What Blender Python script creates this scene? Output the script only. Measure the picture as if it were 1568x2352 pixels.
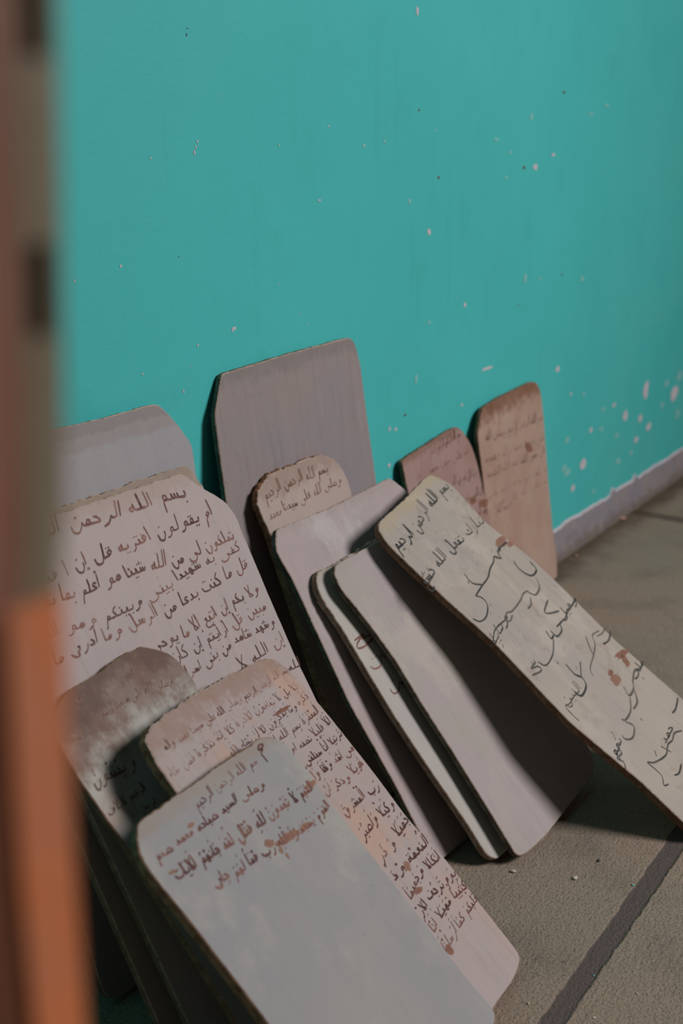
import bpy, bmesh, math, random
from mathutils import Vector, Matrix, noise

# ------------------------------------------------------------------ camera, light, exposure
sc = bpy.context.scene
for o in list(bpy.data.objects):
    bpy.data.objects.remove(o)
COL = sc.collection

CAM_LOC = Vector((0.0, -0.98135, 0.9))
CAM_ROT = Matrix(((0.5595446717729645, 0.24934933134445533, -0.7904015885918743),
                  (-0.8288001932254151, 0.1683422505259896, -0.5336207702079816),
                  (0.0, 0.953669648067882, 0.3008557833149996)))
cam = bpy.data.cameras.new('camera')
cam_o = bpy.data.objects.new('camera', cam)
COL.objects.link(cam_o)
cam_o.matrix_world = Matrix.Translation(CAM_LOC) @ CAM_ROT.to_4x4()
cam.sensor_fit = 'HORIZONTAL'
cam.sensor_width = 24.0
cam.lens = 2650.0 * 24.0 / 1568.0
cam.clip_start = 0.01
cam.dof.use_dof = True
cam.dof.focus_distance = 1.42
cam.dof.aperture_fstop = 3.9
sc.camera = cam_o

sc.view_settings.view_transform = 'Standard'
sc.view_settings.look = 'None'
sc.view_settings.gamma = 1.0
sc.view_settings.use_curve_mapping = False
sc.view_settings.exposure = -0.2

world = bpy.data.worlds.new('world')
sc.world = world
world.use_nodes = True
world.node_tree.nodes['Background'].inputs['Color'].default_value = (1.0, 0.86, 0.76, 1)
world.node_tree.nodes['Background'].inputs['Strength'].default_value = 0.04

def area(name, loc, target, sx, sy, power, color, spread=math.pi):
    l = bpy.data.lights.new(name, 'AREA')
    l.shape = 'RECTANGLE'; l.size = sx; l.size_y = sy; l.energy = power; l.color = color; l.spread = spread
    o = bpy.data.objects.new(name, l); COL.objects.link(o)
    o.location = loc
    o.rotation_euler = (Vector(target) - Vector(loc)).to_track_quat('-Z', 'Y').to_euler()
    return o
# daylight from the open doorway of the room, to the right of the camera
area('doorway_light', (3.0, -4.1, 3.4), (1.15, -0.35, 0.2), 1.35, 1.6, 66, (1.0, 0.955, 0.94), 1.6)

random.seed(7)
R = random.random
def U(a, b): return a + (b - a) * random.random()

# ------------------------------------------------------------------ helpers
def lin(c):
    return tuple((x / 255 / 12.92) if x <= 10 else ((x / 255 + 0.055) / 1.055) ** 2.4 for x in c) + (1.0,)

class NT:
    def __init__(s, name):
        s.m = bpy.data.materials.new(name); s.m.use_nodes = True
        s.n = s.m.node_tree.nodes; s.l = s.m.node_tree.links
        s.n.clear()
        s.out = s.n.new('ShaderNodeOutputMaterial')
        s.b = s.n.new('ShaderNodeBsdfPrincipled')
        s.l.new(s.b.outputs[0], s.out.inputs[0])
        s.tc = s.n.new('ShaderNodeTexCoord')
        s.xyz = None
    def set(s, sock, v):
        if hasattr(v, 'is_linked'): s.l.new(v, sock)
        else: sock.default_value = v
    def sep(s):
        if not s.xyz:
            s.xyz = s.n.new('ShaderNodeSeparateXYZ'); s.l.new(s.tc.outputs['Object'], s.xyz.inputs[0])
        return s.xyz.outputs
    def map(s, scale, loc=(0, 0, 0)):
        m = s.n.new('ShaderNodeMapping'); s.l.new(s.tc.outputs['Object'], m.inputs[0])
        m.inputs['Scale'].default_value = scale; m.inputs['Location'].default_value = loc
        return m.outputs[0]
    def noise(s, scale, detail=4, rough=.55, vec=None, dist=0.0):
        t = s.n.new('ShaderNodeTexNoise'); s.l.new(vec or s.tc.outputs['Object'], t.inputs['Vector'])
        t.inputs['Scale'].default_value = scale; t.inputs['Detail'].default_value = detail
        t.inputs['Roughness'].default_value = rough; t.inputs['Distortion'].default_value = dist
        return t.outputs[0]
    def ss(s, v, a, b, lo=0.0, hi=1.0):
        r = s.n.new('ShaderNodeMapRange'); r.interpolation_type = 'SMOOTHSTEP'
        s.set(r.inputs[0], v)
        for i, x in enumerate((a, b, lo, hi)): r.inputs[i + 1].default_value = x
        return r.outputs[0]
    def math(s, op, a, b=0.0, c=None):
        r = s.n.new('ShaderNodeMath'); r.operation = op
        s.set(r.inputs[0], a); s.set(r.inputs[1], b)
        if c is not None: s.set(r.inputs[2], c)
        return r.outputs[0]
    def mix(s, f, a, b, mode='MIX'):
        r = s.n.new('ShaderNodeMix'); r.data_type = 'RGBA'; r.blend_type = mode
        s.set(r.inputs[0], f); s.set(r.inputs[6], a); s.set(r.inputs[7], b)
        return r.outputs[2]
    def bump(s, h, strength, dist):
        r = s.n.new('ShaderNodeBump'); s.set(r.inputs['Height'], h)
        r.inputs['Strength'].default_value = strength; r.inputs['Distance'].default_value = dist
        s.l.new(r.outputs[0], s.b.inputs['Normal'])
    def fin(s, col, rough=.7, spec=.3):
        s.set(s.b.inputs['Base Color'], col); s.set(s.b.inputs['Roughness'], rough)
        s.b.inputs['Specular IOR Level'].default_value = spec
        return s.m

def mesh_obj(name, verts, faces, mats, parent=None, fmat=None, smooth=None):
    me = bpy.data.meshes.new(name)
    me.from_pydata(verts, [], faces)
    for m in mats: me.materials.append(m)
    if fmat:
        for p, i in zip(me.polygons, fmat): p.material_index = i
    if smooth:
        for p, i in zip(me.polygons, smooth): p.use_smooth = i
    me.update()
    o = bpy.data.objects.new(name, me); COL.objects.link(o)
    if parent: o.parent = parent
    return o

def tag(o, label, cat, group=None):
    o['label'] = label; o['category'] = cat
    if group: o['group'] = group
    return o
def struct(o):
    o['kind'] = 'structure'; return o

def box(x0, x1, y0, y1, z0, z1):
    v = [(x, y, z) for z in (z0, z1) for y in (y0, y1) for x in (x0, x1)]
    f = [(0, 2, 3, 1), (4, 5, 7, 6), (0, 1, 5, 4), (2, 6, 7, 3), (0, 4, 6, 2), (1, 3, 7, 5)]
    return v, f
def join(parts):
    V, F = [], []
    for v, f in parts:
        n = len(V); V += list(v); F += [tuple(i + n for i in q) for q in f]
    return V, F

# ------------------------------------------------------------------ setting: wall, plinth strip, floor
def wall_material():
    k = NT('teal_wall_paint')
    n1 = k.noise(1.6, 3); n2 = k.noise(9, 5, .6); n3 = k.noise(160, 2)
    c = k.mix(k.ss(n1, .35, .7), lin((70, 184, 183)), lin((75, 190, 189)))
    c = k.mix(k.ss(n2, .52, .75, 0, .35), c, lin((66, 172, 170)))
    st = k.noise(5, 4, .6, k.map((6, 1, .7)))
    c = k.mix(k.ss(st, .56, .72, 0, .25), c, lin((64, 165, 162)))
    z = k.sep()
    # paint rubbed thin and dusty towards the far low end of the wall
    rub = k.math('MULTIPLY', k.ss(z[0], 2.2, 3.6), k.ss(k.noise(3.2, 4), .42, .68, 0, .40))
    c = k.mix(rub, c, lin((104, 176, 160)))
    k.bump(k.math('ADD', k.math('MULTIPLY', n2, .6), k.math('MULTIPLY', n3, .15)), .18, .01)
    return k.fin(c, .55, .25)
def plinth_material():
    k = NT('bare_grey_plaster')
    c = k.mix(k.ss(k.noise(14, 5, .6), .35, .65), lin((150, 142, 142)), lin((138, 135, 146)))
    c = k.mix(k.ss(k.noise(38, 4, .6), .55, .7, 0, .6), c, lin((124, 112, 104)))
    z = k.sep()
    low = k.math('SUBTRACT', k.math('MULTIPLY', k.noise(30, 4), .05), z[2])
    c = k.mix(k.ss(low, -.015, .02, 0, .7), c, lin((110, 96, 84)))
    k.bump(k.noise(60, 5), .4, .004)
    return k.fin(c, .85, .15)
def chip_material():
    k = NT('chipped_white_plaster')
    return k.fin(k.mix(k.noise(60, 3), lin((212, 205, 214)), lin((178, 172, 182))), .85, .15)
def faint_chip_material():
    k = NT('thin_rubbed_paint')
    return k.fin(k.mix(k.noise(60, 3), lin((112, 190, 186)), lin((140, 190, 188))), .7, .2)
def dark_chip_material():
    k = NT('brown_mark')
    return k.fin(k.mix(k.noise(60, 3), lin((74, 96, 90)), lin((110, 92, 80))), .8, .15)

def floor_material():
    k = NT('rough_concrete')
    z = k.sep()
    c = k.mix(k.ss(k.noise(2.2, 3), .35, .7), lin((160, 140, 124)), lin((152, 139, 124)))
    c = k.mix(k.ss(k.noise(9, 5, .6), .45, .72, 0, .6), c, lin((124, 112, 101)))
    g = k.noise(300, 3, .7)
    c = k.mix(k.ss(g, .48, .68, 0, .6), c, lin((88, 77, 68)))
    c = k.mix(k.ss(g, .46, .28, 0, .35), c, lin((170, 160, 146)))
    pits = k.noise(75, 4, .7, k.map((1, 1.8, 1)))
    c = k.mix(k.ss(pits, .62, .72, 0, .65), c, lin((74, 66, 60)))
    # trowel scratches
    sv = k.n.new('ShaderNodeMapping'); k.l.new(k.tc.outputs['Object'], sv.inputs[0])
    sv.inputs['Rotation'].default_value = (0, 0, .25); sv.inputs['Scale'].default_value = (9, 70, 1)
    scr = k.noise(3.2, 4, .6, sv.outputs[0])
    c = k.mix(k.ss(scr, .60, .72, 0, .4), c, lin((88, 80, 72)))
    # dark cement joint parallel to the wall, ragged edges
    wob = k.math('MULTIPLY', k.math('SUBTRACT', k.noise(26, 4, .65), .5), .010)
    yj = k.math('ABSOLUTE', k.math('ADD', k.math('ADD', z[1], .5975), wob))
    jm = k.ss(yj, .0145, .0105)
    jc = k.mix(k.ss(g, .4, .7), lin((98, 88, 86)), lin((84, 74, 73)))
    c = k.mix(k.math('MULTIPLY', jm, .93), c, jc)
    # narrow joint square to the wall, and dirt gathered along the wall foot
    xj = k.math('ABSOLUTE', k.math('SUBTRACT', k.math('ADD', z[0], wob), 2.79))
    c = k.mix(k.ss(xj, .030, .016, 0, .75), c, lin((84, 74, 66)))
    dirt = k.math('ADD', z[1], k.math('MULTIPLY', k.noise(14, 4), .10))
    c = k.mix(k.ss(dirt, -.03, .035, 0, .8), c, lin((86, 74, 58)))
    h = k.math('ADD', k.math('MULTIPLY', g, .35), k.math('MULTIPLY', pits, -.3))
    h = k.math('ADD', h, k.math('MULTIPLY', scr, -.12))
    h = k.math('ADD', h, k.math('MULTIPLY', jm, -.35))
    k.bump(h, .8, .008)
    return k.fin(c, .9, .2)

W0, W1, WH = -2.2, 7.0, 3.0
M_WALL = wall_material()
wall = struct(mesh_obj('wall_back', *box(W0, W1, 0.0, 0.12, 0.0, WH), [M_WALL]))
v, f = box(W0, W1, -5.0, 0.12, -0.1, 0.0)
floor = struct(mesh_obj('floor', v, f, [floor_material()]))

# unpainted strip at the foot of the wall: jagged upper edge, a few millimetres proud
vs, fs = [], []
n = 700
for i in range(n + 1):
    x = W0 + (W1 - W0) * i / n
    t = .084 + .0035 * (x - 2.3) * .9 + .006 * noise.noise((x * 9, 0, 0)) + .005 * noise.noise((x * 37, 3, 0))
    sp = noise.noise((x * 13 + 5, 7, 0))
    if sp > .42: t += (sp - .42) * .10 * (1 + noise.noise((x * 2, 1, 9)))
    b = -.0045 - .002 * noise.noise((x * 20, 1, 1))
    vs += [(x, b - .004, 0), (x, b, .03), (x, b + .001, t - .006), (x, 0.001, t)]
for i in range(n):
    a = i * 4; c = a + 4
    fs += [(a, c, c + 1, a + 1), (a + 1, c + 1, c + 2, a + 2), (a + 2, c + 2, c + 3, a + 3)]
M_CHIP = chip_material()
fm = [0, 0, 1] * n
struct(mesh_obj('baseboard_back', vs, fs, [plinth_material(), M_CHIP], fmat=fm))

def wall_patches(name, spots, mat):
    V, F = [], []
    for (x, z, rx, rz) in spots:
        n = len(V); m = 11; ph = U(0, 6)
        V.append((x, -.0006, z))
        for i in range(m):
            a = 2 * math.pi * i / m
            r = 1 + .45 * noise.noise((math.cos(a) * 1.3 + x * 40, math.sin(a) * 1.3, z * 40))
            V.append((x + rx * r * math.cos(a), -.0005, z + rz * r * math.sin(a)))
        F += [(n, n + 1 + i, n + 1 + (i + 1) % m) for i in range(m)]
    o = mesh_obj(name, V, F, [mat], wall)
    o['kind'] = 'structure'
    return o
CHIPS = [(1.6621, 1.1014, 0.00422, 0.00629), (1.4204, 0.9295, 0.00174, 0.0015), (1.1366, 0.9077, 0.00163, 0.00174), (1.1302, 0.8949, 0.00162, 0.00348), (1.133, 0.901, 0.00098, 0.00261),
 (1.0522, 0.8888, 0.00178, 0.00104), (2.1951, 0.8878, 0.00827, 0.00278), (2.1157, 0.8659, 0.00942, 0.00612), (1.3969, 0.8288, 0.00347, 0.00128), (1.7136, 0.7668, 0.00641, 0.00541),
 (0.9927, 0.7685, 0.00199, 0.00211), (0.9191, 0.7581, 0.00104, 0.00162), (1.2978, 0.7199, 0.0012, 0.00076), (1.8476, 0.6325, 0.00463, 0.00397), (1.1972, 0.6707, 0.00513, 0.00196),
 (1.1935, 0.6683, 0.00218, 0.00147), (1.1232, 0.658, 0.00135, 0.0019), (1.1083, 0.6332, 0.001, 0.00071), (1.0194, 0.6369, 0.00151, 0.00135), (1.0922, 0.603, 0.00132, 0.00238),
 (1.9447, 0.503, 0.02345, 0.00286), (2.2756, 0.4507, 0.00924, 0.00651), (1.5959, 0.4545, 0.00277, 0.00444), (1.596, 0.3923, 0.00447, 0.00388), (1.6155, 0.4499, 0.00451, 0.00256),
 (2.4517, 0.202, 0.01924, 0.01198), (2.8407, 0.3093, 0.01854, 0.02303), (3.0748, 0.2602, 0.02723, 0.02047), (2.7058, 0.2687, 0.01726, 0.01266), (2.486, 0.2759, 0.00862, 0.00638),
 (2.7981, 0.1889, 0.0157, 0.00815), (2.8833, 0.2064, 0.01643, 0.01038), (2.8178, 0.242, 0.01314, 0.01011), (2.6257, 0.3105, 0.00934, 0.00564), (2.4006, 0.1577, 0.01245, 0.00735),
 (1.3643, 0.6558, 0.0013, 0.00107), (1.3485, 0.6733, 0.00128, 0.00079), (1.6483, 0.8201, 0.00218, 0.00172), (1.8482, 0.4499, 0.00408, 0.00281), (1.1785, 0.962, 0.00081, 0.00087),
 (1.7276, 0.9271, 0.00172, 0.00115), (2.3547, 0.3835, 0.00588, 0.0034)]
DARKS = [(2.231, 1.0039, 0.00584, 0.00271), (1.6731, 0.9573, 0.00273, 0.00166), (2.066, 0.8649, 0.00605, 0.00267), (1.7415, 0.8532, 0.00412, 0.00207), (1.646, 0.4689, 0.00461, 0.00193),
 (1.1259, 1.0358, 0.00125, 0.00082), (1.1239, 1.0285, 0.00094, 0.00205), (1.0937, 0.7716, 0.00064, 0.00089), (1.5127, 0.9031, 0.00191, 0.00105), (2.0686, 0.609, 0.00313, 0.00145)]
wall_patches('paint_chips', CHIPS, M_CHIP)
FAINT = [(2.0878, 0.9559, 0.00759, 0.00589), (2.455, 0.986, 0.01168, 0.00294), (2.3707, 0.9667, 0.0148, 0.00216), (2.0926, 0.657, 0.00634, 0.00936), (2.3784, 0.6318, 0.00967, 0.00638),
 (2.3507, 0.2808, 0.0099, 0.00787), (2.343, 0.2173, 0.01392, 0.00799), (2.362, 0.2028, 0.01818, 0.00807), (2.5512, 0.2661, 0.0135, 0.00559), (2.1636, 0.6507, 0.005, 0.00369),
 (2.2703, 0.6502, 0.00538, 0.00306), (1.9925, 0.8483, 0.00574, 0.00261), (3.1056, 0.307, 0.02138, 0.015), (3.0008, 0.3024, 0.01734, 0.01044), (2.5565, 0.3125, 0.01121, 0.00553),
 (2.6555, 0.2292, 0.012, 0.00679), (2.4298, 0.3706, 0.00824, 0.00436), (2.5284, 0.1181, 0.01127, 0.00578), (2.9803, 0.2469, 0.01435, 0.00948), (1.7205, 0.6166, 0.0048, 0.00317),
 (1.5127, 0.9031, 0.00478, 0.00263), (1.5713, 0.9095, 0.00402, 0.00215), (1.3028, 0.9039, 0.00234, 0.0019), (2.2703, 0.6502, 0.00538, 0.00306), (2.0061, 0.8924, 0.00721, 0.00259),
 (2.678, 0.158, 0.01471, 0.00795), (2.767, 0.1611, 0.01288, 0.00814), (1.6484, 0.8167, 0.00218, 0.00403), (3.1165, 0.1979, 0.0186, 0.01326), (1.6801, 0.5253, 0.0047, 0.00771),
 (1.9479, 0.9148, 0.01102, 0.00251)]
wall_patches('thin_paint_patches', FAINT, faint_chip_material())
wall_patches('paint_marks', DARKS, dark_chip_material())

# ------------------------------------------------------------------ handwriting: a reed-pen stroke alphabet
# strokes run leftwards: x counts to the left, y up, one unit is a letter tooth, an alif is three
def S(t): return [[tuple(map(float, p.split(','))) for p in s.split()] for s in t.split(';')]
NB = ' {0},-.2 {1},-1.1 {2},-.8 {3},.4'
def nb(x): return NB.format(x, x + .55, x + 1.25, x + 1.45)
SINM = '0,0 .2,.05 .3,.8 .4,.1 .7,.1 .8,.8 .9,.1 1.2,.1 1.3,.9'
SADI = '.1,.05 .3,.7 .9,1.1 1.4,.7 1.3,.05 .1,0'
GL = {
 'b': ('0,.9 .15,.1 .9,0', '0,0 .25,.05 .4,.95 .55,.05 1.1,0', '0,0 .3,.1 .45,.8 .6,.05 1.3,-.2 2.3,0 2.5,.8', '0,.8 .2,.1 1,-.25 2,-.1 2.4,.8'),
 'n': ('0,.9 .15,.1 .9,0', '0,0 .25,.05 .4,.95 .55,.05 1.1,0', '0,0 .2,.6' + nb(.35), '0,.7' + nb(.1)),
 'y': ('0,.9 .15,.1 .9,0', '0,0 .25,.05 .4,.95 .55,.05 1.1,0', '0,0 .4,.3 .8,.5 .5,-.1 .9,-.9 1.6,-1.2 2.3,-.9 2.5,-.2', '.1,.7 .5,.9 .2,.2 .8,-.4 .6,-1 1.4,-1.2 2.3,-.3'),
 'a': ('0,3 .05,1.5 .15,0', None, '0,0 .3,.02 .4,.3 .35,3', '0,3 .05,1.5 .15,0'),
 'l': ('0,3.2 .1,.6 .25,.05 .8,0', '0,0 .3,.05 .4,.5 .35,3.1 .5,.3 .65,.02 1.1,0', '0,0 .3,.1 .4,3.1' + nb(.45), '0,3' + nb(.1)),
 'm': ('.5,.1 .1,.5 .4,.85 .75,.5 .5,.05 1.2,0', '0,0 .3,.1 .3,.7 .7,.75 .8,.2 .4,-.1 1.3,0', '0,0 .3,.1 .3,.7 .7,.75 .8,.2 .5,0 .9,-.2 1.1,-1.2 1.2,-2.1', '.6,.2 .1,.5 .4,.9 .8,.5 .5,.1 .9,-.3 1,-1.2 1.1,-2'),
 'h': ('.7,0 .1,.3 .3,1 .9,.8 .9,.1 .5,.1 .5,.7 1,.3 1.5,0', '0,0 .3,.2 .5,1 .9,.7 .4,0 .5,-.7 .9,-.5 .8,0 1.4,0', '0,0 .3,.2 .4,1.2 .5,.3 .9,0 1,.6 .5,.7', '.4,1.2 .05,.5 .3,.05 .8,.2 .8,.7 .35,1.1'),
 'w': (None, None, '0,0 .5,.15 .3,.5 .5,.95 .9,.7 .85,.1 1,-.5 1.4,-.9 1.9,-1', '.6,.2 .2,.4 .4,.9 .8,.7 .75,.1 .9,-.5 1.3,-.9 1.8,-1'),
 'r': (None, None, '0,0 .25,.3 .4,-.2 .7,-.8 1.3,-1.2', '0,.6 .15,-.1 .5,-.8 1.1,-1.2'),
 'd': (None, None, '0,0 .3,.1 .6,1.1 .5,.3 .6,0 1.2,0', '.6,1.2 .15,.5 .25,.05 1.1,0'),
 'k': ('.1,2.7 .9,1.7 .4,.9 .3,.1 1.3,0', '0,0 .3,.1 .9,1.5 .2,2.5;.9,1.5 .5,.4 .7,0 1.5,0', '0,0 .4,0 .4,2.6 .45,.1 1.2,-.2 2.2,0 2.4,.6;1.4,1.1 1.1,.8 1.5,.5', '.2,2.6 .2,.1 1,-.2 2,0 2.2,.6;1.2,1.1 .9,.8 1.3,.5'),
 'f': ('.7,.1 .2,.7 .4,1.2 .8,.9 .6,.15 1.2,0', '0,0 .3,.15 .3,.9 .7,.9 .7,.2 .4,.05 1.2,0', '0,0 .3,.15 .3,.9 .7,.9 .7,.2 1.4,-.2 2.4,0 2.6,.7', '.7,.3 .2,.6 .4,1.2 .8,.9 .7,.2 1.4,-.2 2.4,0 2.6,.7'),
 'q': ('.7,.1 .2,.7 .4,1.2 .8,.9 .6,.15 1.2,0', '0,0 .3,.15 .3,.9 .7,.9 .7,.2 .4,.05 1.2,0', '0,0 .3,.15 .3,.9 .7,.9' + nb(.8), '.7,.3 .2,.6 .4,1.2 .8,.9' + nb(.8)),
 'e': ('.1,1.1 .5,1.35 .85,.95 .4,.4 .25,.05 1.3,0', '0,0 .6,.8 .2,.9 .6,0 1.2,0', '0,0 .6,.8 .2,.9 .5,.1 1,-.5 .9,-1.3 .2,-1.5 -.3,-1.2', '.1,1.1 .5,1.3 .8,.9 .3,.4 .9,-.3 .9,-1.2 .2,-1.5 -.3,-1.2'),
 'x': ('1,1.2 .5,1 .1,.1 1.4,0', '0,0 .5,.1 .9,.9 .2,.85;.5,.1 1.4,0', '0,0 .4,.1 .2,.8 1,1;.2,.8 .9,.1 1,-.9 .5,-1.5 -.3,-1.3', '1,1 .1,.8 .8,.1 1,-.9 .5,-1.5 -.3,-1.3'),
 's': ('0,.8 .15,.1 .45,.1 .55,.8 .65,.1 .95,.1 1.05,.9 1.15,.05 1.7,0', SINM + ' 1.4,.05 1.9,0', SINM + nb(1.4), '0,.8 .15,.1 .45,.1 .55,.8 .65,.1 .95,.1 1.05,.9' + nb(1.15)),
 'c': (SADI + ' 1.5,0 1.6,.6 1.7,0 2.2,0', '0,0 ' + SADI + ' 1.5,0 1.6,.6 1.7,0 2.2,0', '0,0 ' + SADI + ' 1.5,0 1.6,.6' + nb(1.7), SADI + ' 1.5,0 1.6,.6' + nb(1.7)),
 't': (SADI + ' 1.9,0;.35,3 .4,0', '0,0 ' + SADI + ' 1.9,0;.35,3 .4,0', '0,0 ' + SADI + ' 1.9,0;.35,3 .4,0', SADI + ' 1.9,0;.35,3 .4,0'),
 'L': (None, None, '0,0 .4,.1 1,1.2 1.5,3;0,0 .9,.1 .9,.7 .2,3', '1.3,3 .9,1.4 .3,.3 .1,.05 .9,0 1,.5 .7,1.4 .1,3'),
 'z': (None, None, '0,.9 .4,1 .3,.6 .1,.5 .7,.4', '0,.9 .4,1 .3,.6 .1,.5 .7,.4'),
}
# letter -> (skeleton, dots above, dots below, hamza: 1 above / -1 below)
AL = {'ا': ('a', 0, 0, 0), 'أ': ('a', 0, 0, 1), 'إ': ('a', 0, 0, -1), 'ب': ('b', 0, 1, 0), 'ت': ('b', 2, 0, 0), 'ث': ('b', 3, 0, 0),
 'ن': ('n', 1, 0, 0), 'ي': ('y', 0, 2, 0), 'ى': ('y', 0, 0, 0), 'ئ': ('y', 0, 0, 1), 'ل': ('l', 0, 0, 0), 'م': ('m', 0, 0, 0), 'ه': ('h', 0, 0, 0),
 'ة': ('h', 2, 0, 0), 'و': ('w', 0, 0, 0), 'ر': ('r', 0, 0, 0), 'ز': ('r', 1, 0, 0), 'د': ('d', 0, 0, 0), 'ذ': ('d', 1, 0, 0),
 'ك': ('k', 0, 0, 0), 'ف': ('f', 1, 0, 0), 'ق': ('q', 2, 0, 0), 'ع': ('e', 0, 0, 0), 'غ': ('e', 1, 0, 0), 'ح': ('x', 0, 0, 0),
 'ج': ('x', 0, 1, 0), 'خ': ('x', 1, 0, 0), 'س': ('s', 0, 0, 0), 'ش': ('s', 3, 0, 0), 'ص': ('c', 0, 0, 0), 'ض': ('c', 1, 0, 0),
 'ط': ('t', 0, 0, 0), 'ظ': ('t', 1, 0, 0), 'ﻻ': ('L', 0, 0, 0), 'ء': ('z', 0, 0, 0)}
NOJOIN = set('awrdLz')

def word_strokes(w, hk):
    """strokes of a word: list of (points, kind), and its width"""
    w = w.replace('لا', 'ﻻ').replace('لأ', 'ﻻ').replace('لإ', 'ﻻ')
    L = [AL[ch] for ch in w]
    names = [ch for ch in w]
    res, x, joined = [], 0.0, False
    for i, (g, up, dn, hz) in enumerate(L):
        last = i == len(L) - 1
        nxt = (not last) and g not in NOJOIN and names[i] != 'ة' and names[i + 1] != 'ء'
        if names[i] == 'ى' : nxt = False
        form = (1 if joined else 0) if nxt else (2 if joined else 3)
        src = GL[g][form] or GL[g][3]
        k = U(.92, 1.1); dy = U(-.08, .08) if not joined else 0
        st = S(src); mx = 0
        for s in st:
            pts = [(x + a * k, b * (k if b > 0 else 1) + (dy if 0 < j < len(s) - 1 else 0)) for j, (a, b) in enumerate(s)]
            res.append((pts, 'pen'))
            mx = max(mx, max(a for a, b in s) * k)
        if form in (0, 1): mx = st[-1][-1][0] * k if g != 'k' else mx
        top = max(b for s in st for a, b in s)
        c = x + mx * .5
        if up:
            yy = (1.75 if top < 2 else 3.4) + U(-.1, .3)
            for j in range(up): res.append(([(c - .3 * (up - 1) / 1.3 + .5 * j, yy + (.45 if up == 3 and j == 1 else 0)), (c - .3 * (up - 1) / 1.3 + .5 * j + .16, yy - .2)], 'dot'))
        if dn:
            yy = (-.85 if form < 2 else -1.7 if g == 'x' else -.95) + U(-.2, .1)
            for j in range(dn): res.append(([(c - .25 + .5 * j, yy), (c - .25 + .5 * j + .16, yy - .2)], 'dot'))
        if hz: 
            yy = 3.6 if (hz > 0 and g == 'a') else 1.6 if hz > 0 else -1.0
            res.append(([(c - .2 + a * .7, yy + b * .6 - .4) for a, b in S('.6,1 .2,.9 .4,.5 .7,.4 0,.3')[0]], 'thin'))
        if hk and R() < .62:
            yy = max(2.2, top + .7) + U(0, .5)
            q = R()
            if q < .55: res.append(([(c - .1, yy + .45), (c + .35, yy)], 'thin'))
            elif q < .8: res.append(([(c, yy), (c + .3, yy + .15), (c + .3, yy + .45), (c, yy + .4), (c - .05, yy + .1)], 'thin'))
            elif q < .9: res.append(([(c - .1, yy + .4), (c + .2, yy + .5), (c + .1, yy + .2), (c + .4, yy - .2)], 'thin'))
            else: res.append(([(c, -1.3), (c + .4, -1.7)], 'thin'))
        x += mx + (0.0 if nxt else .38)
        joined = nxt
    return res, x

def spline(pts, step):
    out = []
    n = len(pts)
    if n == 2:
        return [pts[0], pts[1]]
    for i in range(n - 1):
        p0, p1, p2, p3 = pts[max(i - 1, 0)], pts[i], pts[i + 1], pts[min(i + 2, n - 1)]
        m = 5
        for j in range(m):
            t = j / m
            out.append(tuple(.5 * (2 * p1[k] + (p2[k] - p0[k]) * t + (2 * p0[k] - 5 * p1[k] + 4 * p2[k] - p3[k]) * t * t
                       + (3 * p1[k] - p0[k] - 3 * p2[k] + p3[k]) * t ** 3) for k in (0, 1)))
    out.append(pts[-1])
    return out

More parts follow.
